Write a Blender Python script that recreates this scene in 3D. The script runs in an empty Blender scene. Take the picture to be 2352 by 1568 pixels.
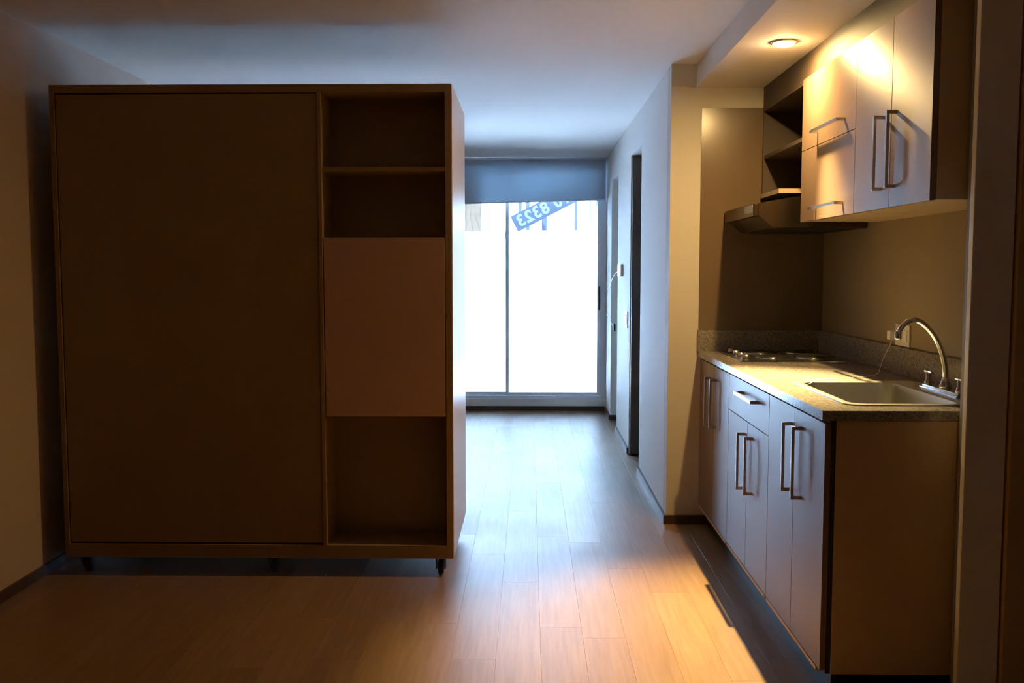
import bpy, bmesh, math, random
from mathutils import Vector, Matrix
random.seed(7)
S = bpy.context.scene
COL = S.collection

# ------------------------------------------------------------------ camera
CAM_H = 1.36
cam_d = bpy.data.cameras.new('camera')
cam_d.sensor_fit = 'HORIZONTAL'
cam_d.sensor_width = 36.0
cam_d.lens = 2160.0 / 2352.0 * 36.0
cam_d.clip_start = 0.05
cam = bpy.data.objects.new('camera', cam_d)
COL.objects.link(cam)
cam.location = (0, 0, CAM_H)
cam.rotation_euler = (math.radians(90 - 4.3683), 0, math.radians(1.0578))
S.camera = cam

# ------------------------------------------------------------------ world, exposure
w = bpy.data.worlds.new('overcast_sky')
S.world = w
w.use_nodes = True
bg = w.node_tree.nodes['Background']
bg.inputs['Color'].default_value = (0.36, 0.62, 1.0, 1)
bg.inputs['Strength'].default_value = 20.0
sun_d = bpy.data.lights.new('sun', 'SUN'); sun_d.energy = 255.0; sun_d.color = (0.47, 0.68, 1.0); sun_d.angle = math.radians(1.0)
sun = bpy.data.objects.new('sun', sun_d); COL.objects.link(sun)
sun.rotation_euler = Vector((0.75, 0.25, -1.0)).to_track_quat('-Z', 'Y').to_euler()
S.view_settings.view_transform = 'Standard'
S.view_settings.look = 'None'
S.view_settings.gamma = 1.0
S.view_settings.use_curve_mapping = False
S.view_settings.exposure = 0.0
S.cycles.use_denoising = True
S.cycles.max_bounces = 14
S.cycles.diffuse_bounces = 8
S.cycles.glossy_bounces = 5
S.cycles.transparent_max_bounces = 12
S.cycles.sample_clamp_indirect = 0.0
S.cycles.caustics_reflective = False
S.cycles.caustics_refractive = False
# sampling guide for the window opening (emits nothing itself)
pd = bpy.data.lights.new('window_portal', 'AREA')
pd.shape = 'RECTANGLE'; pd.size = 1.8; pd.size_y = 2.3
pd.cycles.is_portal = True
po = bpy.data.objects.new('window_portal', pd); COL.objects.link(po)
po.location = (-0.21, 9.2, 1.22); po.rotation_euler = (math.radians(90), 0, math.radians(180))
po.rotation_euler = (math.radians(-90), 0, 0)

# lamps of the two recessed downlights
LAMP = (1.0, 0.63, 0.225)
SPOT_W, SPILL_W = 1050.0, 18.0
LAMPS = [(1.054, 4.0, 1.0, 1.0), (1.054, 3.12, 0.05, 0.02)]      # x, y, beam, spill
AIM = (-0.34, -0.68, -2.3)

# ------------------------------------------------------------------ helpers
def nodes(m):
    m.use_nodes = True
    nt = m.node_tree
    return nt, nt.nodes, nt.links, nt.nodes['Principled BSDF']

def mat(name, col, rough=0.6, metal=0.0, spec=0.5, noise=0.0, nscale=8.0, bump=0.0, bscale=200.0, stretch=None, coat=0.0):
    m = bpy.data.materials.new(name)
    nt, N, L, b = nodes(m)
    b.inputs['Roughness'].default_value = rough
    b.inputs['Metallic'].default_value = metal
    b.inputs['Specular IOR Level'].default_value = spec
    b.inputs['Coat Weight'].default_value = coat
    tc = N.new('ShaderNodeTexCoord')
    mp = N.new('ShaderNodeMapping')
    L.new(tc.outputs['Object'], mp.inputs['Vector'])
    if stretch: mp.inputs['Scale'].default_value = stretch
    nz = N.new('ShaderNodeTexNoise'); nz.inputs['Scale'].default_value = nscale; nz.inputs['Detail'].default_value = 4
    L.new(mp.outputs['Vector'], nz.inputs['Vector'])
    mx = N.new('ShaderNodeMix'); mx.data_type = 'RGBA'
    k = 1 - noise
    mx.inputs['A'].default_value = (col[0]*k, col[1]*k, col[2]*k, 1)
    k = 1 + noise
    mx.inputs['B'].default_value = (min(1, col[0]*k), min(1, col[1]*k), min(1, col[2]*k), 1)
    L.new(nz.outputs['Fac'], mx.inputs['Factor'])
    L.new(mx.outputs['Result'], b.inputs['Base Color'])
    if bump:
        n2 = N.new('ShaderNodeTexNoise'); n2.inputs['Scale'].default_value = bscale
        L.new(mp.outputs['Vector'], n2.inputs['Vector'])
        bp = N.new('ShaderNodeBump'); bp.inputs['Strength'].default_value = bump; bp.inputs['Distance'].default_value = 0.001
        L.new(n2.outputs['Fac'], bp.inputs['Height'])
        L.new(bp.outputs['Normal'], b.inputs['Normal'])
    return m

def brushed(m, a):
    nt, N, L, b = nodes(m)
    t = N.new('ShaderNodeTangent'); t.direction_type = 'RADIAL'; t.axis = 'Z'
    L.new(t.outputs['Tangent'], b.inputs['Tangent']); b.inputs['Anisotropic'].default_value = a; b.inputs['Anisotropic Rotation'].default_value = 0.25

def mat_floor():
    m = bpy.data.materials.new('oak_plank')
    nt, N, L, b = nodes(m)
    oi = N.new('ShaderNodeObjectInfo')
    tc = N.new('ShaderNodeTexCoord')
    add = N.new('ShaderNodeVectorMath'); add.operation = 'ADD'
    sc = N.new('ShaderNodeVectorMath'); sc.operation = 'SCALE'
    sc.inputs[0].default_value = (13.7, 41.3, 7.1)
    L.new(oi.outputs['Random'], sc.inputs['Scale'])
    L.new(tc.outputs['Object'], add.inputs[0]); L.new(sc.outputs['Vector'], add.inputs[1])
    mp = N.new('ShaderNodeMapping'); mp.inputs['Scale'].default_value = (60, 3.0, 10)
    L.new(add.outputs['Vector'], mp.inputs['Vector'])
    nz = N.new('ShaderNodeTexNoise'); nz.inputs['Scale'].default_value = 1.0; nz.inputs['Detail'].default_value = 7; nz.inputs['Roughness'].default_value = 0.65
    L.new(mp.outputs['Vector'], nz.inputs['Vector'])
    cr = N.new('ShaderNodeValToRGB')
    cr.color_ramp.elements[0].position = 0.3; cr.color_ramp.elements[0].color = (0.20, 0.115, 0.060, 1)
    cr.color_ramp.elements[1].position = 0.72; cr.color_ramp.elements[1].color = (0.29, 0.175, 0.095, 1)
    L.new(nz.outputs['Fac'], cr.inputs['Fac'])
    hsv = N.new('ShaderNodeHueSaturation')
    mr = N.new('ShaderNodeMapRange'); mr.inputs['To Min'].default_value = 0.92; mr.inputs['To Max'].default_value = 1.08
    L.new(oi.outputs['Random'], mr.inputs['Value'])
    L.new(mr.outputs['Result'], hsv.inputs['Value'])
    L.new(cr.outputs['Color'], hsv.inputs['Color'])
    L.new(hsv.outputs['Color'], b.inputs['Base Color'])
    n2 = N.new('ShaderNodeTexNoise'); n2.inputs['Scale'].default_value = 2.2; n2.inputs['Detail'].default_value = 3
    L.new(add.outputs['Vector'], n2.inputs['Vector'])
    m2 = N.new('ShaderNodeMapRange'); m2.inputs['To Min'].default_value = 0.30; m2.inputs['To Max'].default_value = 0.46
    L.new(n2.outputs['Fac'], m2.inputs['Value'])
    L.new(m2.outputs['Result'], b.inputs['Roughness'])
    b.inputs['Specular IOR Level'].default_value = 0.36
    bp = N.new('ShaderNodeBump'); bp.inputs['Strength'].default_value = 0.12; bp.inputs['Distance'].default_value = 0.002
    L.new(nz.outputs['Fac'], bp.inputs['Height']); L.new(bp.outputs['Normal'], b.inputs['Normal'])
    return m

def mat_granite():
    m = bpy.data.materials.new('speckled_granite')
    nt, N, L, b = nodes(m)
    tc = N.new('ShaderNodeTexCoord')
    v = N.new('ShaderNodeTexVoronoi'); v.inputs['Scale'].default_value = 330
    L.new(tc.outputs['Object'], v.inputs['Vector'])
    n = N.new('ShaderNodeTexNoise'); n.inputs['Scale'].default_value = 110; n.inputs['Detail'].default_value = 6
    L.new(tc.outputs['Object'], n.inputs['Vector'])
    sep = N.new('ShaderNodeSeparateColor'); L.new(v.outputs['Color'], sep.inputs['Color'])
    ma = N.new('ShaderNodeMath'); ma.operation = 'MULTIPLY_ADD'
    L.new(sep.outputs['Red'], ma.inputs[0]); ma.inputs[1].default_value = 0.45
    L.new(n.outputs['Fac'], ma.inputs[2])
    cr = N.new('ShaderNodeValToRGB'); e = cr.color_ramp.elements
    e[0].position = 0.42; e[0].color = (0.11, 0.09, 0.08, 1)
    e[1].position = 0.95; e[1].color = (0.34, 0.30, 0.265, 1)
    q = e.new(0.65); q.color = (0.21, 0.185, 0.16, 1)
    L.new(ma.outputs['Value'], cr.inputs['Fac'])
    L.new(cr.outputs['Color'], b.inputs['Base Color'])
    b.inputs['Roughness'].default_value = 0.22
    return m

def mat_glass():
    m = bpy.data.materials.new('window_glass')
    m.use_nodes = True
    nt = m.node_tree; N = nt.nodes; L = nt.links
    N.remove(N['Principled BSDF'])
    t = N.new('ShaderNodeBsdfTransparent'); t.inputs['Color'].default_value = (0.95, 0.97, 0.97, 1)
    g = N.new('ShaderNodeBsdfGlossy'); g.inputs['Roughness'].default_value = 0.02
    f = N.new('ShaderNodeFresnel'); f.inputs['IOR'].default_value = 1.45
    x = N.new('ShaderNodeMixShader')
    L.new(f.outputs['Fac'], x.inputs[0]); L.new(t.outputs[0], x.inputs[1]); L.new(g.outputs[0], x.inputs[2])
    L.new(x.outputs[0], N['Material Output'].inputs['Surface'])
    return m

def mat_sheet(name, dcol, tcol, mixf, scribble=0.0):
    m = bpy.data.materials.new(name)
    m.use_nodes = True
    nt = m.node_tree; N = nt.nodes; L = nt.links
    N.remove(N['Principled BSDF'])
    d = N.new('ShaderNodeBsdfDiffuse'); d.inputs['Color'].default_value = (*dcol, 1)
    t = N.new('ShaderNodeBsdfTranslucent'); t.inputs['Color'].default_value = (*tcol, 1)
    if scribble:
        tc = N.new('ShaderNodeTexCoord')
        wv = N.new('ShaderNodeTexWave'); wv.inputs['Scale'].default_value = 5; wv.inputs['Distortion'].default_value = 9; wv.inputs['Detail'].default_value = 1
        L.new(tc.outputs['Object'], wv.inputs['Vector'])
        cr = N.new('ShaderNodeValToRGB')
        cr.color_ramp.elements[0].position = 0.02; cr.color_ramp.elements[0].color = (tcol[0]*scribble, tcol[1]*scribble, tcol[2]*scribble, 1)
        cr.color_ramp.elements[1].position = 0.10; cr.color_ramp.elements[1].color = (*tcol, 1)
        L.new(wv.outputs['Fac'], cr.inputs['Fac']); L.new(cr.outputs['Color'], t.inputs['Color'])
    x = N.new('ShaderNodeMixShader'); x.inputs[0].default_value = mixf
    L.new(d.outputs[0], x.inputs[1]); L.new(t.outputs[0], x.inputs[2])
    L.new(x.outputs[0], N['Material Output'].inputs['Surface'])
    return m

def mat_emit(name, col, s):
    m = bpy.data.materials.new(name)
    nt, N, L, b = nodes(m)
    b.inputs['Base Color'].default_value = (0.8, 0.8, 0.8, 1)
    b.inputs['Emission Color'].default_value = (*col, 1)
    b.inputs['Emission Strength'].default_value = s
    return m

M = dict(
    wall=mat('white_paint', (0.80, 0.775, 0.74), 0.75, noise=0.015, nscale=3, bump=0.06, bscale=160, spec=0.3),
    ceil=mat('ceiling_paint', (0.80, 0.775, 0.74), 0.85, noise=0.015, nscale=2, bump=0.05, bscale=120, spec=0.2),
    floor=mat_floor(),
    sub=mat('subfloor', (0.10, 0.06, 0.035), 0.8, noise=0.1),
    base=mat('dark_wood_trim', (0.07, 0.035, 0.02), 0.35, noise=0.25, nscale=30, stretch=(8, 1, 8)),
    ward=mat('wardrobe_melamine', (0.27, 0.175, 0.085), 0.55, noise=0.06, nscale=4, bump=0.03),
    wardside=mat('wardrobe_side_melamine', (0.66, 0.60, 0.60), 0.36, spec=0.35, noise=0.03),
    flap=mat('wardrobe_flap_melamine', (0.44, 0.27, 0.19), 0.5, noise=0.04),
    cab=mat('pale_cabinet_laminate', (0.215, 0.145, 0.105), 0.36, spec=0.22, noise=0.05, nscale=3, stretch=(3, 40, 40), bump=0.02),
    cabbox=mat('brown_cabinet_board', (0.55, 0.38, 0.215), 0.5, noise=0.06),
    panel=mat('brown_gloss_panel', (0.17, 0.115, 0.07), 0.24, noise=0.04, bump=0.05, bscale=25),
    fill=mat('shaded_brown_board', (0.075, 0.050, 0.034), 0.6, noise=0.06),  # cabinet brown darkened, shade put into the colour
    tan=mat('tan_wall_paint', (0.31, 0.24, 0.14), 0.5, noise=0.02, bump=0.05, bscale=140),
    under=mat('cabinet_underside', (0.55, 0.42, 0.28), 0.4, noise=0.05),
    dark=mat('shadow_gap', (0.02, 0.016, 0.014), 0.6),  # near-black for the strip that paints a shadow gap
    plinth=mat('black_plinth', (0.025, 0.022, 0.022), 0.3),
    granite=mat_granite(),
    steel=mat('brushed_steel', (0.55, 0.53, 0.50), 0.34, 1.0, noise=0.04, nscale=40, stretch=(1, 30, 1)),
    chrome=mat('chrome', (0.80, 0.79, 0.77), 0.08, 1.0),
    handle=mat('satin_nickel', (0.66, 0.65, 0.64), 0.24, 1.0),
    black=mat('black_enamel', (0.02, 0.02, 0.02), 0.3),
    rubber=mat('black_rubber', (0.015, 0.015, 0.016), 0.6),
    plastic=mat('white_plastic', (0.78, 0.74, 0.66), 0.35),
    alu=mat('window_aluminium', (0.74, 0.77, 0.84), 0.4, 0.0, noise=0.02),
    glass=mat_glass(),
    blind=mat_sheet('roller_blind_fabric', (0.60, 0.66, 0.74), (0.36, 0.42, 0.46), 0.5),
    banner=mat_sheet('banner_vinyl', (0.10, 0.16, 0.34), (0.045, 0.047, 0.056), 0.7),
    letter=mat_sheet('banner_letters', (0.60, 0.66, 0.72), (0.100, 0.106, 0.112), 0.7),
    paper=mat_sheet('poster_paper', (0.60, 0.56, 0.52), (0.41, 0.335, 0.275), 0.75, 0.75),
    out=mat('white_render', (0.85, 0.85, 0.84), 0.9, noise=0.02),
    concrete=mat('grey_concrete', (0.26, 0.26, 0.26), 0.9, noise=0.05),
    leftpaint=mat('beige_wall_paint', (0.56, 0.45, 0.37), 0.7, noise=0.02, bump=0.06, bscale=150),
    cream=mat('cream_wall_paint', (0.64, 0.59, 0.51), 0.7, noise=0.02, bump=0.06, bscale=150),
    rear=mat('light_absorbing_paint', (0.30, 0.30, 0.32), 0.7, noise=0.03),  # dark tone picked so walls out of view bounce less light
    post=mat('blue_grey_metal', (0.012, 0.015, 0.03), 0.5),
    line=mat('dark_metal', (0.006, 0.006, 0.006), 0.6),
    door=mat('dark_brown_door', (0.09, 0.07, 0.058), 0.5, noise=0.15, nscale=20, stretch=(8, 8, 1)),
    display=mat('hood_display', (0.42, 0.48, 0.54), 0.2),
    hood=mat('hood_steel', (0.13, 0.10, 0.07), 0.32, 1.0, noise=0.05),
    bulb_dim=mat_emit('lamp_glass_dim', (1.0, 0.70, 0.32), 8.0),
    bulb=mat_emit('lamp_glass', (1.0, 0.70, 0.29), 380.0),
)

brushed(M['cab'], 0.9)

def link(name, me, m, parent=None):
    o = bpy.data.objects.new(name, me)
    COL.objects.link(o)
    if m is not None and not me.materials: me.materials.append(m)
    if parent is not None: o.parent = parent
    return o

def from_bm(name, bm, m, parent=None, smooth=False):
    bmesh.ops.recalc_face_normals(bm, faces=bm.faces[:])
    me = bpy.data.meshes.new(name); bm.to_mesh(me); bm.free()
    if smooth:
        for p in me.polygons: p.use_smooth = True
    return link(name, me, m, parent)

def bx(bm, x0, x1, y0, y1, z0, z1, bev=0.0):
    t = bmesh.new()
    vs = [t.verts.new((x, y, z)) for x in (x0, x1) for y in (y0, y1) for z in (z0, z1)]
    for f in ((0, 1, 3, 2), (4, 6, 7, 5), (0, 4, 5, 1), (2, 3, 7, 6), (0, 2, 6, 4), (1, 5, 7, 3)):
        t.faces.new([vs[i] for i in f])
    if bev: bmesh.ops.bevel(t, geom=t.edges[:], offset=bev, segments=2, affect='EDGES', profile=0.7)
    me = bpy.data.meshes.new('tmp'); t.to_mesh(me); t.free()
    bm.from_mesh(me); bpy.data.meshes.remove(me)

def box(name, r, m, parent=None, bev=0.0, org=None):
    """one mesh from one box or a list of boxes (x0,x1,y0,y1,z0,z1) in world coordinates"""
    bm = bmesh.new()
    for b in (r if isinstance(r, list) else [r]): bx(bm, *b, bev=bev)
    return from_bm(name, bm, m, parent)

def tube_bm(bm, pts, rad, n=10, cap=True):
    pts = [Vector(p) for p in pts]
    rings = []; prev = None
    for i, p in enumerate(pts):
        d = (pts[min(i+1, len(pts)-1)] - pts[max(i-1, 0)]).normalized()
        if prev is None:
            a = Vector((0, 0, 1)) if abs(d.z) < 0.9 else Vector((1, 0, 0))
            u = d.cross(a).normalized()
        else:
            u = (prev - d * prev.dot(d)).normalized()
        prev = u; v = d.cross(u)
        r = rad[i] if isinstance(rad, (list, tuple)) else rad
        rings.append([bm.verts.new(p + (u*math.cos(2*math.pi*k/n) + v*math.sin(2*math.pi*k/n))*r) for k in range(n)])
    for a, b in zip(rings, rings[1:]):
        for k in range(n): bm.faces.new((a[k], a[(k+1) % n], b[(k+1) % n], b[k]))
    if cap:
        bm.faces.new(rings[0][::-1]); bm.faces.new(rings[-1])

def spline(pts, n=8):
    P = [Vector(p) for p in pts]; P = [P[0]*2-P[1]] + P + [P[-1]*2-P[-2]]
    out = []
    for i in range(1, len(P)-2):
        for k in range(n):
            t = k/n
            a, b, c, d = P[i-1], P[i], P[i+1], P[i+2]
            out.append(0.5*((2*b)+(c-a)*t+(2*a-5*b+4*c-d)*t*t+(3*b-a-3*c+d)*t**3))
    out.append(P[-2]); return out

def tube(name, pts, rad, m, parent=None, n=10):
    bm = bmesh.new(); tube_bm(bm, pts, rad, n)
    return from_bm(name, bm, m, parent, smooth=True)

def lathe(name, prof, c, m, parent=None, n=32, axis='Z', smooth=True):
    """prof: (radius, height) pairs turned about an axis through c"""
    bm = bmesh.new(); rings = []
    for r, h in prof:
        ring = []
        for k in range(n):
            a = 2*math.pi*k/n; u, v = r*math.cos(a), r*math.sin(a)
            p = (u, v, h) if axis == 'Z' else (h, u, v) if axis == 'X' else (u, h, v)
            ring.append(bm.verts.new((p[0]+c[0], p[1]+c[1], p[2]+c[2])))
        rings.append(ring)
    for a, b in zip(rings, rings[1:]):
        for k in range(n): bm.faces.new((a[k], a[(k+1) % n], b[(k+1) % n], b[k]))
    bm.faces.new(rings[0]); bm.faces.new(rings[-1][::-1])
    o = from_bm(name, bm, m, parent)
    if smooth:
        for p in o.data.polygons: p.use_smooth = len(p.vertices) == 4
    return o

def prism(name, prof, y0, y1, m, parent=None, bev=0.0):
    """extrude an (x,z) outline along y"""
    bm = bmesh.new()
    a = [bm.verts.new((x, y0, z)) for x, z in prof]; b = [bm.verts.new((x, y1, z)) for x, z in prof]
    n = len(prof)
    for k in range(n): bm.faces.new((a[k], a[(k+1) % n], b[(k+1) % n], b[k]))
    bm.faces.new(a); bm.faces.new(b[::-1])
    if bev: bmesh.ops.bevel(bm, geom=bm.edges[:], offset=bev, segments=2, affect='EDGES')
    return from_bm(name, bm, m, parent)

def struct(o):
    o['kind'] = 'structure'; return o

def thing(name, label, cat, loc, group=None):
    o = bpy.data.objects.new(name, None); COL.objects.link(o)
    o.empty_display_size = 0.1
    o.location = loc
    o['label'] = label; o['category'] = cat
    if group: o['group'] = group
    return o

def tag(o, label, cat, group=None):
    o['label'] = label; o['category'] = cat
    if group: o['group'] = group
    return o

def adopt(root):
    """parts are modelled in world coordinates: keep them in place under their thing"""
    inv = Matrix.Translation(root.location).inverted()
    for ch in root.children:
        ch.matrix_parent_inverse = inv

# ------------------------------------------------------------------ room shell
ZC = 2.42
XL, XR, YB, YW, YJ, XC = -2.17, 1.54, -2.6, 9.03, 4.98, 0.735
XS = 2.45
# floor slab and its planks
floor = struct(box('floor', [(XL-.1, XS+.1, YB-.1, 2.4, -.12, 0.0), (XL-.1, XS+.1, 2.4, YW+.12, -.12, -.012)], M['sub']))
floor.data.materials.append(M['floor'])
for p in floor.data.polygons:
    if p.center.y < 2.4 and p.normal.z > 0.9: p.material_index = 1
PW, PLEN, GAP = 0.158, 1.22, 0.0003
def plank_mesh(wd, ln):
    bm = bmesh.new()
    h, c = 0.012, 0.0004
    lo = [bm.verts.new(v) for v in ((0, 0, -h), (wd, 0, -h), (wd, ln, -h), (0, ln, -h))]
    mi = [bm.verts.new(v) for v in ((0, 0, -c), (wd, 0, -c), (wd, ln, -c), (0, ln, -c))]
    hi = [bm.verts.new(v) for v in ((c, c, 0), (wd-c, c, 0), (wd-c, ln-c, 0), (c, ln-c, 0))]
    for a, b in ((lo, mi), (mi, hi)):
        for k in range(4): bm.faces.new((a[k], a[(k+1) % 4], b[(k+1) % 4], b[k]))
    bm.faces.new(hi); bm.faces.new(lo[::-1])
    bmesh.ops.recalc_face_normals(bm, faces=bm.faces[:])
    me = bpy.data.meshes.new('plank'); bm.to_mesh(me); bm.free(); me.materials.append(M['floor'])
    return me
full = plank_mesh(PW-GAP, PLEN-GAP)
x = XL
row = 0
while x < XS - 0.01:
    wd = min(PW, XS - x)
    y = 2.4 - random.uniform(0, 1.0)
    while y < YW + 0.02:
        y0 = max(y, 2.4); y1 = min(y + PLEN, YW + 0.02)
        if y1 - y0 > 0.03:
            me = full if (abs(y1-y0-PLEN) < 1e-6 and abs(wd-PW) < 1e-6) else plank_mesh(wd-GAP, y1-y0-GAP)
            o = bpy.data.objects.new('plank', me); COL.objects.link(o)
            o.parent = floor; o.location = (x, y0, 0)
        y += PLEN
    x += PW; row += 1

struct(box('ceiling', (XL-.1, XS+.1, YB-.1, YW+.12, ZC, ZC+.12), M['ceil']))
struct(box('wall_left', (XL-.12, XL, YB-.1, YW+.12, 0, ZC), M['leftpaint']))
struct(box('wall_rear', (XL, XS, YB-.1, YB, 0, ZC), M['rear']))
struct(box('wall_kitchen', (XR, XR+.1, 2.74, YJ, 0, ZC), M['tan']))
struct(box('wall_kitchen_end', (XC, XS, YJ, YJ+.12, 0, ZC), M['cream']))
struct(box('wall_right', (XS, XS+.1, YB-.1, YW+.12, 0, ZC), M['rear']))
struct(box('trim_1', (1.262, 1.378, 2.715, 2.74, 0, ZC), M['wall'], bev=0.003))
struct(box('wall_entry', (1.30, XS, 2.74, 2.84, 0, ZC), M['rear']))
# corridor side wall: near piece, lintel over the doorway, middle piece, lintel over the recess, far piece
D0, D1, DH = 6.25, 6.90, 2.18
R0, R1, RH = 7.86, 8.48, 2.15
struct(box('wall_corridor', [(XC, XC+.12, YJ+.12, D0, 0, ZC), (XC, XC+.12, D0, D1, DH, ZC), (XC, XC+.12, D1, R0, 0, ZC),
                             (XC, XC+.12, R0, R1, RH, ZC), (XC, XC+.12, R1, YW, 0, ZC)], M['wall']))
struct(box('wall_recess', (XC+.12, XS, R1, R1+.1, 0, ZC), M['wall']))
struct(box('wall_side_room', (XC+.12, XS, D1+.1, D1+.2, 0, ZC), M['wall']))
# window wall with its opening
WX0, WX1, WZ0, WZ1 = -1.15, XC, 0.115, 2.40
struct(box('wall_window', [(XL, WX0, YW, YW+.12, 0, ZC), (WX0, XC, YW, YW+.12, 0, WZ0), (WX0, XC, YW, YW+.12, WZ1, ZC),
                           (XC, XS, YW, YW+.12, 0, ZC)], M['wall']))
# lowered soffit over the kitchen
struct(box('ceiling_soffit', (0.865, XR, 2.62, YJ, 2.30, ZC), M['wall'], bev=0.002))
# dark wood skirting
BH = 0.045
struct(box('baseboard_left', (XL, XL+.014, YB, YW, 0, BH), M['base']))
struct(box('baseboard_window', (XL+.014, XC, YW-.016, YW, 0, BH), M['base']))
struct(box('baseboard_kitchen_end', (XC-.016, 0.948, YJ-.014, YJ, 0, 0.048), M['base'], bev=0.003))
struct(box('baseboard_corridor', [(XC-.014, XC, YJ, D0, 0, BH), (XC-.014, XC, D1, R0, 0, BH), (XC-.014, XC, R1-.014, YW-.016, 0, BH),
                                  (XC, 1.6, R1-.014, R1, 0, BH)], M['base']))
# open dark door leaf of the side room
d1 = struct(box('door_1', (XC+.008, 1.52, D1-.045, D1-.004, 0.008, DH-.01), M['door'], bev=0.002))
dh = tube('door_handle', spline([(1.44, D1-.05, .98), (1.44, D1-.09, .98), (1.40, D1-.095, .98), (1.32, D1-.095, .98)], 5), .008, M['handle'], d1)
# dark door at the right edge, beyond the pier
d2 = struct(box('door_2', (1.385, 2.18, 2.70, 2.735, 0.008, 2.12), M['cabbox'], bev=0.002))
tube('door_handle', spline([(2.10, 2.70, .98), (2.10, 2.655, .98), (2.06, 2.65, .98), (1.98, 2.65, .98)], 5), .008, M['handle'], d2)

# ------------------------------------------------------------------ window
win = struct(box('window_1', [(WX0, WX0+.05, YW+.03, YW+.10, WZ0, WZ1), (WX1-.05, WX1, YW+.03, YW+.10, WZ0, WZ1),
                              (WX0+.05, WX1-.05, YW+.03, YW+.10, WZ0, WZ0+.025), (WX0+.05, WX1-.05, YW+.03, YW+.10, WZ1-.05, WZ1)], M['alu'], bev=0.002))
def sash(x0, x1, y0, y1):
    s = 0.032
    o = box('sash', [(x0, x0+s, y0, y1, WZ0+.027, WZ1-.05), (x1-s, x1, y0, y1, WZ0+.027, WZ1-.05),
                     (x0+s, x1-s, y0, y1, WZ0+.027, WZ0+.058), (x0+s, x1-s, y0, y1, WZ1-.09, WZ1-.05)], M['alu'], win, bev=0.002)
    box('pane', (x0+s, x1-s, (y0+y1)/2-.002, (y0+y1)/2+.002, WZ0+.058, WZ1-.09), M['glass'], o)
    return o
sash(WX0+.05, -0.196, YW+.068, YW+.095)
s2 = sash(-0.230, WX1-.05, YW+.036, YW+.063)
box('latch', (0.664, 0.678, YW+.018, YW+.036, 0.97, 1.20), M['post'], s2, bev=0.004)

# roller blind
bl = thing('roller_blind', 'half lowered grey roller blind hanging above the bright glass door', 'blind', (-0.2, 8.99, ZC))
lathe('roller', [(0.022, -1.16), (0.022, 0.722)], (0, 8.985, ZC-.03), M['alu'], bl, n=20, axis='X')
bm = bmesh.new()
y0, y1 = 8.960, 8.962
vs = [bm.verts.new(v) for v in ((-1.15, y0, 1.975), (0.715, y0, 2.022), (0.715, y0, ZC-.03), (-1.15, y0, ZC-.03),
                                (-1.15, y1, 1.975), (0.715, y1, 2.022), (0.715, y1, ZC-.03), (-1.15, y1, ZC-.03))]
for f in ((0, 1, 2, 3), (7, 6, 5, 4), (0, 4, 5, 1), (1, 5, 6, 2), (2, 6, 7, 3), (3, 7, 4, 0)): bm.faces.new([vs[i] for i in f])
from_bm('fabric', bm, M['blind'], bl)
tube('bottom_bar', [(-1.152, 8.961, 1.972), (0.717, 8.961, 2.019)], 0.008, M['alu'], bl)
adopt(bl)

# ------------------------------------------------------------------ outside
struct(box('patio_ground', (-4, 5, YW+.12, 10.7, -.2, 0.02), M['out']))
tag(box('parapet', [(-4, 5, 10.7, 10.9, -.2, 1.78), (-4, 5, 10.68, 10.92, 1.78, 1.80)], M['concrete']), 'white overexposed patio wall seen through the lower glass', 'wall')
bd = tag(box('building', (-7, 8, 17.0, 19.0, -.2, 6.0), M['out']), 'washed out white house across the patio, seen over the wall', 'building')
for i, xx in enumerate((-2.6, -0.2, 1.6)):
    fr = box('window_frame', [(xx, xx+.06, 16.95, 17.0, 1.6, 3.4), (xx+1.0, xx+1.06, 16.95, 17.0, 1.6, 3.4), (xx+.06, xx+1.0, 16.95, 17.0, 1.6, 1.66), (xx+.06, xx+1.0, 16.95, 17.0, 3.34, 3.4)], M['line'], bd)
    box('pane', (xx+.06, xx+1.0, 16.97, 16.99, 1.66, 3.34), M['out'], fr)
def rod(name, x0, x1, z0, z1, y, m, label, cat, group=None):
    return tag(box(name, (x0, x1, y, y+.04, z0, z1), m), label, cat, group)
rod('patio_post', -0.045, 0.003, 1.80, 2.60, 10.78, M['post'], 'blue-grey post behind the banner, the one crossing below its middle', 'post')
rod('patio_post', 0.14, 0.20, 1.80, 2.60, 10.78, M['post'], 'blue-grey post right of the other, ending beside a pale pot', 'post')
rod('railing_rod', -0.475, -0.467, 1.80, 2.30, 10.78, M['line'], 'thin dark rod right beside the beige poster', 'rod', 'rods on the patio wall')
rod('railing_rod', -0.378, -0.370, 1.80, 2.60, 10.78, M['line'], 'thin dark rod halfway between poster and window stile', 'rod', 'rods on the patio wall')
rod('railing_rod', 0.326, 0.334, 1.84, 2.40, 10.78, M['line'], 'thin dark rod standing under the upper end of the banner', 'rod', 'rods on the patio wall')
rod('railing_rod', 0.690, 0.698, 1.80, 2.40, 10.78, M['line'], 'thin dark rod close to the right window frame', 'rod', 'rods on the patio wall')
tag(lathe('flower_pot', [(0.045, 0), (0.06, 0.10), (0.064, 0.10), (0.064, 0.12), (0.05, 0.12)], (0.07, 10.8, 1.80), M['out'], n=20), 'pale round pot on the patio wall below the banner', 'pot')
tag(box('cap_rail', (0.19, 0.79, 10.695, 10.705, 1.795, 1.803), M['line']), 'thin dark rail along the top of the patio wall', 'rail')

# banner with mirrored numerals (it faces the street)
ban = thing('banner', 'tilted blue banner with mirrored white digits hung outside the glass', 'banner', (-0.111, 9.22, 1.727))
bx0 = Vector((-0.111, 1.727)); dr = Vector((0.591, 0.302)).normalized(); up = Vector((-dr.y, dr.x))
def bp2(u, v, y): q = bx0 + dr*u + up*v; return (q.x, y, q.y)
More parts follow.
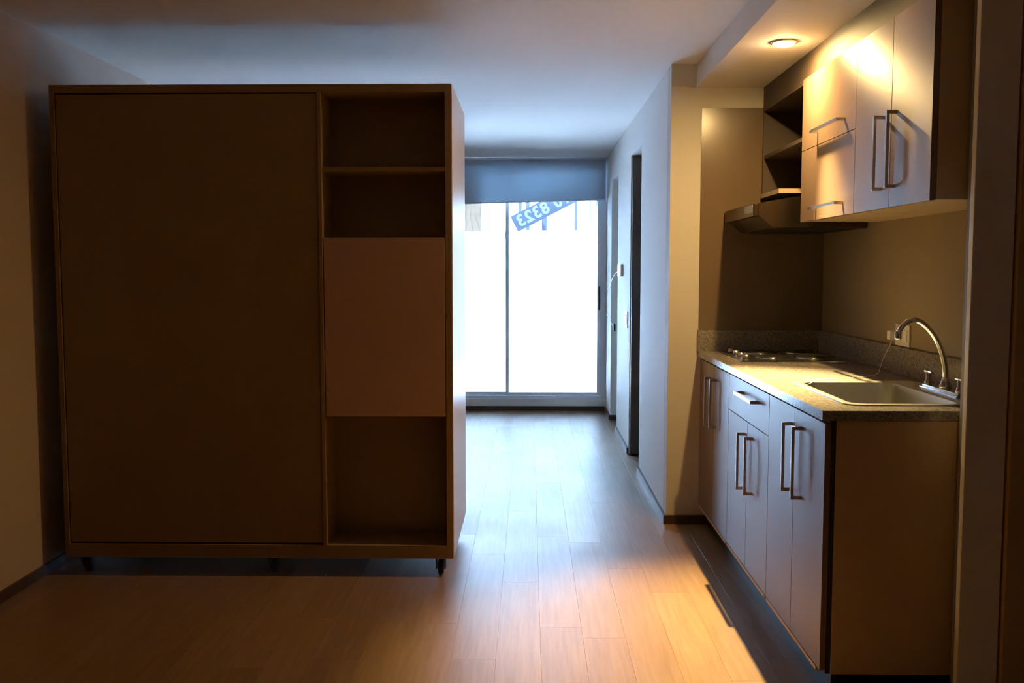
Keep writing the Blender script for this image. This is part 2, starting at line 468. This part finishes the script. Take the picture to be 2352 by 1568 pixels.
# text x axis runs from right to left as seen from the room: the banner faces the street
q = bp2(0, 0, 9.22)
BM = Matrix(((-dr.x, up.x, 0, q[0]), (0, 0, 1, q[1]), (-dr.y, up.y, 0, q[2]), (0, 0, 0, 1)))
cu = bpy.data.curves.new('lettering', 'FONT'); cu.body = '5510 8323'; cu.size = 0.158; cu.offset = 0.005
cu.align_x = 'RIGHT'; cu.align_y = 'CENTER'; cu.resolution_u = 3; cu.space_character = 1.1
tmp = bpy.data.objects.new('lettering', cu); COL.objects.link(tmp)
tmp.location = (-0.035, 0.082, 0)
bpy.context.view_layer.update()
bpy.ops.object.select_all(action='DESELECT')
tmp.select_set(True); bpy.context.view_layer.objects.active = tmp
bpy.ops.object.convert(target='CURVE')
tc = tmp.data; tc.dimensions = '2D'; tc.fill_mode = 'BOTH'; tc.extrude = 0; tc.offset = 0.0055
def flat_mesh():
    bpy.context.view_layer.update()
    me = bpy.data.meshes.new_from_object(tmp.evaluated_get(bpy.context.evaluated_depsgraph_get()))
    me.materials.clear()
    me.transform(BM @ Matrix.Translation((-0.035, 0.082, 0)))
    return me
letters = flat_mesh()
sp = tc.splines.new('POLY'); sp.points.add(3)
for pt, (u, v) in zip(sp.points, ((0.041, -0.0875), (-1.071, -0.0875), (-1.071, 0.0875), (0.041, 0.0875))): pt.co = (u, v, 0, 1)
sp.use_cyclic_u = True
tc.offset = -0.0055
sheet = flat_mesh()
bpy.data.objects.remove(tmp)
link('sheet', sheet, M['banner'], ban)
link('lettering', letters, M['letter'], ban)
for u in (.25, 1.0):
    q = bp2(u, .16, 9.22)
    tube('cord', [q, (q[0], 9.22, 2.47)], .002, M['plastic'], ban, n=6)
struct(box('trim_2', [(-1.6, 1.6, 9.19, 9.25, 2.46, 2.53), (-1.6, -1.54, YW+.12, 9.19, 2.46, 2.53), (1.54, 1.6, YW+.12, 9.19, 2.46, 2.53)], M['out']))
adopt(ban)
tag(box('poster', (-1.05, -0.462, YW+.098, YW+.100, 1.728, 2.28), M['paper']), 'beige paper poster with faint sketch lines on the left glass', 'poster')
br = tag(prism('bracket', [(0.645, 2.09), (0.70, 2.09), (0.70, 2.00), (0.645, 1.96)], YW+.102, YW+.16, M['post']), 'small pale blue bracket at the top right corner of the glass', 'bracket')
br.data.materials.clear(); br.data.materials.append(mat('pale_blue_plastic', (0.12, 0.17, 0.20), 0.5))

# ------------------------------------------------------------------ wardrobe on casters
W0, W1, F, Bk, Z0, Z1 = -2.065, -0.335, 4.07, 4.86, 0.085, 2.15
wd = thing('wardrobe', 'large dark beige wardrobe on casters with open shelves at its right', 'wardrobe', ((W0+W1)/2, (F+Bk)/2, 0))
DX0, DX1 = -0.910, -0.894
box('side_panel', (W1-.028, W1, F, Bk, Z0, Z1), M['ward'], wd, bev=0.0015)
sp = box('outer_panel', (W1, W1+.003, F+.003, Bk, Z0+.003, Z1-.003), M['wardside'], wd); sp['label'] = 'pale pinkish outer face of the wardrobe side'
box('side_panel', (W0, W0+.020, F, Bk, Z0, Z1), M['ward'], wd, bev=0.0015)
box('top_panel', (W0+.020, W1-.028, F, Bk, Z1-.034, Z1), M['ward'], wd, bev=0.0015)
box('bottom_panel', (W0+.020, W1-.028, F, Bk, Z0, Z0+.058), M['ward'], wd, bev=0.0015)
up_ = box('bounce_panel', (W0+.004, W1-.004, F+.006, Bk-.004, Z0-.002, Z0), M['wardside'], wd); up_['label'] = 'added pale sheet bouncing light under the wardrobe'  # added reflector, throws daylight onto the floor below
box('back_panel', (W0+.020, W1-.028, Bk-.012, Bk-.002, Z0+.058, Z1-.034), M['wardside'], wd)
box('divider', (DX0, DX1, F-.004, Bk-.012, Z0+.058, Z1-.034), M['ward'], wd, bev=0.0015)
box('door', (W0+.024, DX0-.003, F+.006, F+.024, Z0+.066, Z1-.040), M['ward'], wd, bev=0.002)
NB = F + .20
box('niche_back', (DX1, W1-.028, NB, NB+.010, Z0+.058, Z1-.034), M['ward'], wd)
box('shelf', (DX1+.0005, W1-.0285, F+.006, NB, 1.782, 1.800), M['ward'], wd, bev=0.001)
box('shelf', (DX1+.0005, W1-.0285, F+.012, NB, 1.478, 1.496), M['ward'], wd, bev=0.001)
fl = box('flap', (DX1+.004, W1-.031, F-.001, F+.014, 0.719, 1.497), M['flap'], wd, bev=0.002); fl['label'] = 'plain reddish brown flap door'
box('shelf', (DX1+.0005, W1-.0285, F+.016, NB, 0.722, 0.740), M['ward'], wd, bev=0.001)
def caster(cx, cy):
    bm = bmesh.new()
    bx(bm, cx-.035, cx+.035, cy-.032, cy+.032, Z0-.006, Z0-.002)
    for sx in (-1, 1):
        vs = [bm.verts.new((cx+sx*dx, cy+dy, z)) for dx in (.017, .021) for dy, z in ((-.03, Z0-.006), (.026, Z0-.006), (.026, .026), (.0, .022))]
        for f in ((0, 1, 2, 3), (7, 6, 5, 4), (0, 4, 5, 1), (1, 5, 6, 2), (2, 6, 7, 3), (3, 7, 4, 0)): bm.faces.new([vs[i] for i in f])
    c = from_bm('caster', bm, M['rubber'], wd)
    lathe('wheel', [(0.024, -.013), (0.0315, -.010), (0.0315, .010), (0.024, .013)], (cx, cy+.014, .0315), M['rubber'], c, n=24, axis='X')
for cx in (-0.395, -1.145, -1.99):
    caster(cx, F+.052); caster(cx, Bk-.06)
adopt(wd)

# ------------------------------------------------------------------ handles
def handle_v(x, y, z0, z1, so, parent, wid=0.012):
    """upright square bar pull; x is the door face, so the stand-off towards the room"""
    return box('handle', [(x-so, x-so+.010, y-wid/2, y+wid/2, z0, z1), (x-so+.010, x, y-wid/2, y+wid/2, z0, z0+.012), (x-so+.010, x, y-wid/2, y+wid/2, z1-.012, z1)], M['handle'], parent, bev=0.0012)
def handle_h(x, y0, y1, z, so, parent, wid=0.012):
    return box('handle', [(x-so, x-so+.010, y0, y1, z-wid/2, z+wid/2), (x-so+.010, x, y0, y0+.012, z-wid/2, z+wid/2), (x-so+.010, x, y1-.012, y1, z-wid/2, z+wid/2)], M['handle'], parent, bev=0.0012)

# ------------------------------------------------------------------ base cabinets
XF = 0.905       # door faces
ZD0, ZD1 = 0.116, 0.890
CB, CT = 0.104, 0.900
U = [2.860, 3.532, 4.250, 4.976]
def carcass(y0, y1, root, t0=CT, t1=CT):      # t0, t1: side heights, lower where the sink bowl reaches across
    box('carcass', [(XF+.020, 1.535, y0, y0+.016, CB, t0), (XF+.020, 1.535, y1-.016, y1, CB, t1), (XF-.002, 1.535, y0+.016, y1-.016, CB-.002, CB+.010),
                    (1.527, 1.535, y0+.016, y1-.016, CB+.016, CT), (XF+.020, XF+.036, y0+.016, y1-.016, CT-.03, CT)], M['cabbox'], root)
def door(y0, y1, z0, z1, root, hy=None, hz=None, x=XF):
    d = box('door', (x, x+.018, y0+.0018, y1-.0018, z0, z1), M['cab'], root, bev=0.0012)
    if hy: handle_v(x, hy, hz[0], hz[1], 0.036, d)
    return d
c1 = thing('base_cabinet', 'two-door base cabinet under the sink, nearest the camera', 'cabinet', (1.22, (U[0]+U[1])/2, 0), 'base cabinets')
carcass(U[0]+.020, U[1], c1, t1=.755)
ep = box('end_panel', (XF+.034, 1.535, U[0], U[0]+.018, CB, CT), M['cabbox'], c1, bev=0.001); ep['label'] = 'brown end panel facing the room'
es = box('shadow_strip', (XF+.019, XF+.034, U[0]+.004, U[0]+.018, CB, CT), M['dark'], c1); es['label'] = 'dark strip standing for the shadow between door and end panel'  # shadow beside the door modelled as a dark strip
sm = 3.192
door(U[0], sm, ZD0, ZD1, c1, 3.103, (.597, .842)); door(sm, U[1], ZD0, ZD1, c1, 3.222, (.598, .838))
adopt(c1)
c2 = thing('base_cabinet', 'base cabinet with a top drawer, between the sink and corner cabinets', 'cabinet', (1.22, (U[1]+U[2])/2, 0), 'base cabinets')
carcass(U[1], U[2], c2, t0=.755)
sm = 3.880; zs = 0.732
door(U[1], sm, ZD0, zs-.003, c2, 3.785, (.446, .684)); door(sm, U[2], ZD0, zs-.003, c2, 3.922, (.438, .679))
dw = box('drawer', (XF, XF+.018, U[1]+.0018, U[2]-.0018, zs, ZD1), M['cab'], c2, bev=0.0012)
handle_h(XF, 3.69, 4.00, .838, .036, dw, 0.014)
adopt(c2)
c3 = thing('base_cabinet', 'two-door base cabinet in the far corner below the cooktop', 'cabinet', (1.22, (U[2]+U[3])/2, 0), 'base cabinets')
carcass(U[2], U[3], c3)
door(U[2], 4.600, ZD0, ZD1, c3, 4.530, (.592, .833)); door(4.600, U[3]-.003, ZD0, ZD1, c3, 4.662, (.585, .828))
adopt(c3)
tag(box('plinth', (0.950, 0.966, U[0]+.03, U[3]-.01, 0.0, CB-.003), M['plinth']), 'black recessed plinth along the foot of the base cabinets', 'plinth')

# ------------------------------------------------------------------ worktop, sink, tap, cooktop
ZT = 0.932
SX0, SX1, SY0, SY1 = 1.030, 1.378, 2.985, 3.575   # bowl cut-out
wt = thing('worktop', 'speckled granite worktop with sink and cooktop set in it', 'worktop', (1.22, 3.9, ZT-.03))
bm = bmesh.new()
xa, xb, ya, yb = 0.892, 1.54, 2.852, 4.98
for r in ((xa, SX0, ya, yb), (SX1, xb, ya, yb), (SX0, SX1, ya, SY0), (SX0, SX1, SY1, yb)):
    bx(bm, *r, ZT-.030, ZT)
from_bm('slab', bm, M['granite'], wt)
box('backsplash', (1.522, 1.54, ya, yb-.018, ZT, 1.042), M['granite'], wt, bev=0.0015)
box('backsplash', (0.888, 1.54, yb-.018, yb, ZT, 1.042), M['granite'], wt, bev=0.0015)
adopt(wt)

def rrect(x0, x1, y0, y1, r, n=6):
    pts = []
    for cx, cy, a0 in ((x1-r, y1-r, 0), (x0+r, y1-r, 90), (x0+r, y0+r, 180), (x1-r, y0+r, 270)):
        for k in range(n+1):
            a = math.radians(a0 + 90*k/n); pts.append((cx+r*math.cos(a), cy+r*math.sin(a)))
    return pts
sk = thing('sink', 'stainless steel kitchen sink bowl sunk into the granite worktop', 'sink', (1.2, 3.28, ZT-.16))
bm = bmesh.new(); rings = []
for (dx, r, z) in ((-.030, .045, .0005), (-.029, .045, .0045), (-.006, .05, .0045), (.002, .05, .001), (.018, .055, -.146), (.022, .055, -.153), (.05, .06, -.158)):
    out = .060 if dx < -.02 else 0
    rings.append([bm.verts.new((px, py, ZT+z)) for px, py in rrect(SX0+dx, SX1-dx+out, SY0+dx, SY1-dx, r)])
for a, b in zip(rings, rings[1:]):
    n = len(a)
    for k in range(n): bm.faces.new((a[k], a[(k+1) % n], b[(k+1) % n], b[k]))
bm.faces.new(rings[-1])
o = from_bm('bowl', bm, M['steel'], sk, smooth=True)
o.data.set_sharp_from_angle(angle=math.radians(28))
lathe('drain', [(0.040, 0), (0.042, .003), (0.030, .004), (0.026, .001)], (1.2, 3.28, ZT-.158), M['chrome'], sk, n=24)
adopt(sk)

FX, FY, FZ = 1.428, 3.245, ZT+.0045
tp = thing('kitchen_tap', 'chrome gooseneck kitchen tap with two cross handles behind the sink', 'tap', (FX, FY, FZ))
bm = bmesh.new()
bx(bm, FX-.024, FX+.026, FY-.150, FY+.150, FZ, FZ+.009, bev=0.004); bx(bm, FX-.017, FX+.020, FY-.143, FY+.143, FZ+.009, FZ+.016, bev=0.003)
from_bm('base_plate', bm, M['chrome'], tp)
pts = spline([(FX+.004, FY, FZ+.012), (FX+.004, FY, .97), (FX+.001, FY, 1.03), (FX-.018, FY, 1.095), (FX-.050, FY, 1.148), (FX-.090, FY, 1.183), (FX-.124, FY, 1.187), (FX-.150, FY, 1.166), (FX-.160, FY, 1.142)], 5)
tube('spout', pts, 0.0095, M['chrome'], tp, n=14)
lathe('collar', [(.020, 0), (.020, .010), (.014, .025), (.0125, .04)], (FX+.004, FY, FZ+.015), M['chrome'], tp, n=24)
lathe('aerator', [(.0115, -.016), (.0125, -.012), (.0125, .010), (.010, .014)], (FX-.161, FY, 1.138), M['chrome'], tp, n=18)
for hy in (FY-.120, FY+.128):
    h = lathe('tap_handle', [(.016, 0), (.014, .008), (.009, .022), (.010, .040), (.006, .046)], (FX, hy, FZ+.015), M['chrome'], tp, n=20)
    box('lever', (FX-.005, FX+.005, hy-.030, hy+.030, FZ+.056, FZ+.063), M['chrome'], h, bev=0.0025)
adopt(tp)

ck = thing('cooktop', 'four-plate electric cooktop with steel rim on the far worktop', 'cooktop', (1.21, 4.58, ZT))
bm = bmesh.new()
bx(bm, 0.965, 1.455, 4.305, 4.860, ZT, ZT+.010, bev=0.004)
from_bm('rim', bm, M['chrome'], ck)
box('tray', (0.978, 1.442, 4.318, 4.847, ZT+.010, ZT+.012), M['black'], ck)
for cx, cy, r in ((1.150, 4.445, .074), (1.350, 4.445, .092), (1.150, 4.70, .092), (1.350, 4.71, .074)):
    p = lathe('hotplate', [(r, 0), (r, .008), (r-.006, .012), (r*.35, .012), (r*.33, .0105), (.004, .0105)], (cx, cy, ZT+.012), M['black'], ck, n=36)
    lathe('ring', [(r+.007, 0), (r+.006, .005), (r+.001, .006), (r+.0005, 0)], (cx, cy, ZT+.012), M['chrome'], p, n=36)
for cy in (4.42, 4.53, 4.64, 4.75):
    lathe('knob', [(.017, 0), (.017, .006), (.013, .018), (.011, .019)], (1.020, cy, ZT+.012), M['steel'], ck, n=20)
adopt(ck)

# ------------------------------------------------------------------ splash panel, wall cabinets, hood
tag(box('splash_panel', (0.894, 1.54, YJ-.006, YJ, 1.040, 2.195), M['panel']), 'glossy brown splash panel on the end wall beside the hood', 'panel')
XU = 1.200; UZ0, UZ1 = 1.570, 2.190
V = [2.868, 3.535, 4.222]
def ubox(y0, y1, root, bottom='under'):
    box('carcass', [(XU+.019, 1.54, y0, y0+.018, UZ0, UZ1), (XU+.019, 1.54, y1-.018, y1, UZ0, UZ1), (XU+.019, 1.54, y0+.018, y1-.018, UZ1-.018, UZ1),
                    (1.530, 1.54, y0+.018, y1-.018, UZ0+.018, UZ1-.018)], M['cabbox'], root)
    box('bottom_board', (XU+.019, 1.54, y0+.018, y1-.018, UZ0, UZ0+.018), M['under'], root)
w1 = thing('wall_cabinet', 'two-door wall cabinet with upright handles, nearest the camera', 'cabinet', (1.37, (V[0]+V[1])/2, UZ0), 'wall cabinets')
ubox(V[0], V[1], w1)
for y0, y1, hy in ((V[0], 3.190, 3.146), (3.190, V[1], 3.262)):
    d = box('door', (XU, XU+.018, y0+.0015, y1-.0015, UZ0-.002, UZ1-.002), M['cab'], w1, bev=0.0012)
    handle_v(XU, hy, 1.628, 1.880, .034, d)
adopt(w1)
w2 = thing('wall_cabinet', 'wall cabinet of two stacked flap doors in the lamp glare', 'cabinet', (1.37, (V[1]+V[2])/2, UZ0), 'wall cabinets')
ubox(V[1], V[2], w2)
for z0, z1, hz in ((UZ0-.002, 1.876, 1.616), (1.8785, UZ1-.002, 1.932)):
    d = box('flap_door', (XU, XU+.018, V[1]+.0015, V[2]-.0015, z0, z1), M['cab'], w2, bev=0.0012)
    handle_h(XU, 3.655, 4.00, hz, .034, d)
adopt(w2)
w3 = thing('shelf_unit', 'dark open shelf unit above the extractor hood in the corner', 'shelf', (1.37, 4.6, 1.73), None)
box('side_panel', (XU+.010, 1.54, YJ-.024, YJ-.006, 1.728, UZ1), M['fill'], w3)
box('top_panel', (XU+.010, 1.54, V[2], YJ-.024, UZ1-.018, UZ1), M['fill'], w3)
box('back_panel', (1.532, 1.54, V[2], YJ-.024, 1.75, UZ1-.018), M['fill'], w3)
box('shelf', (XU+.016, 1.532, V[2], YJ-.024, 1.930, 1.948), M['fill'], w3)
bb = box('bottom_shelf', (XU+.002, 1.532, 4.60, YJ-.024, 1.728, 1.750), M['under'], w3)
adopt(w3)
tag(box('filler_panel', (1.212, 1.228, 2.74, YJ-.006, UZ1, 2.30), M['fill']), 'filler strip, coloured as in shade, between wall cabinets and soffit', 'panel')

hd = thing('extractor_hood', 'slim steel extractor hood with a small display under the shelves', 'hood', (1.28, 4.64, 1.54))
prism('body', [(1.04, 1.603), (1.105, 1.548), (1.54, 1.548), (1.54, 1.715), (1.20, 1.690), (1.04, 1.662)], 4.335, 4.955, M['hood'], hd, bev=0.004)
fs = box('front_strip', (1.018, 1.040, 4.330, 4.960, 1.602, 1.662), M['hood'], hd, bev=0.006)
box('display', (1.0165, 1.0185, 4.345, 4.50, 1.618, 1.655), M['display'], fs)
box('filter', (1.14, 1.50, 4.37, 4.92, 1.544, 1.548), M['line'], hd)
adopt(hd)

# ------------------------------------------------------------------ recessed downlights
for i, (lx, ly, ks, kp) in enumerate(LAMPS):
    dl = thing('downlight', ('glowing round recessed downlight in the kitchen soffit' if i == 0 else 'second recessed downlight of the soffit, nearer the camera above the frame'), 'lamp', (lx, ly, 2.30), 'soffit downlights')
    lathe('trim_ring', [(.046, 0), (.056, -.002), (.055, -.005), (.048, -.007), (.044, -.004), (.043, -.001)], (lx, ly, 2.30), M['steel'], dl, n=32)
    lathe('bulb', [(.043, -.001), (.042, -.008), (.032, -.015), (.016, -.0185), (.002, -.0195)], (lx, ly, 2.30), M['bulb' if i == 0 else 'bulb_dim'], dl, n=24)
    adopt(dl)
    ld = bpy.data.lights.new('downlight_beam', 'SPOT'); ld.energy = SPOT_W*ks; ld.color = (1.0, 0.75, 0.31)
    ld.spot_size = math.radians(57); ld.spot_blend = 0.95; ld.shadow_soft_size = 0.012
    lo = bpy.data.objects.new('downlight_beam', ld); COL.objects.link(lo); lo.location = (lx, ly, 2.278)
    lo.rotation_euler = Vector(AIM).to_track_quat('-Z', 'Y').to_euler()
    ad = bpy.data.lights.new('downlight_spill', 'AREA'); ad.shape = 'DISK'; ad.size = 0.03; ad.energy = SPILL_W*kp; ad.color = LAMP
    ao = bpy.data.objects.new('downlight_spill', ad); COL.objects.link(ao); ao.location = (lx, ly, 2.279)

# ------------------------------------------------------------------ electrics
ot = thing('wall_socket', 'cream double socket plate on the wall behind the tap', 'socket', (1.54, 3.885, 1.09))
box('plate', (1.532, 1.54, 3.815, 3.958, 1.046, 1.134), M['plastic'], ot, bev=0.003)
for yy in (3.855, 3.918): box('insert', (1.529, 1.532, yy-.022, yy+.022, 1.066, 1.114), M['plastic'], ot, bev=0.001)
adopt(ot)
ch = thing('charger', 'small cream charger plugged in left of the socket with thin cable', 'charger', (1.51, 3.925, 1.09))
box('plug', (1.490, 1.529, 3.905, 3.940, 1.070, 1.108), M['plastic'], ch, bev=0.005)
tube('cable', spline([(1.505, 3.925, 1.070), (1.500, 3.93, 1.045), (1.475, 3.93, .99), (1.42, 3.83, .945), (1.384, 3.794, ZT+.003), (1.30, 3.74, ZT+.0025), (1.20, 3.68, ZT+.0025), (1.10, 3.645, ZT+.0025), (1.01, 3.56, ZT+.0025), (.985, 3.48, ZT+.0025), (1.00, 3.43, ZT+.007), (1.05, 3.50, ZT+.0075), (1.085, 3.59, ZT+.0075), (1.11, 3.70, ZT+.0025), (1.09, 3.84, ZT+.0025)], 6), 0.0013, M['plastic'], ch, n=6)
adopt(ch)
jb = thing('junction_box', 'white junction box on the corridor wall with a hanging cable', 'box', (XC, 7.52, 1.35))
box('cover', (XC-.022, XC, 7.40, 7.66, 1.305, 1.402), M['plastic'], jb, bev=0.004)
tube('cable', spline([(XC-.022, 7.58, 1.345), (XC-.03, 7.75, 1.33), (XC-.02, 8.1, 1.29), (XC-.015, 8.55, 1.20), (XC-.012, 8.95, 1.15), (XC-.012, 8.99, 1.05), (XC-.012, 8.93, .96), (XC-.014, 8.55, .925), (XC-.018, 8.15, .885), (XC-.020, 7.93, .875)], 6), 0.002, M['plastic'], jb, n=6)
box('connector', (XC-.030, XC-.012, 7.88, 7.94, .845, .905), M['rubber'], jb, bev=0.004)
adopt(jb)
sw = thing('light_switch', 'white upright light switch plate beside the dark doorway', 'switch', (XC, 7.08, .99))
box('plate', (XC-.010, XC, 7.00, 7.16, .925, 1.05), M['plastic'], sw, bev=0.004)
box('rocker', (XC-.016, XC-.010, 7.045, 7.115, .95, 1.025), M['plastic'], sw, bev=0.002)
adopt(sw)
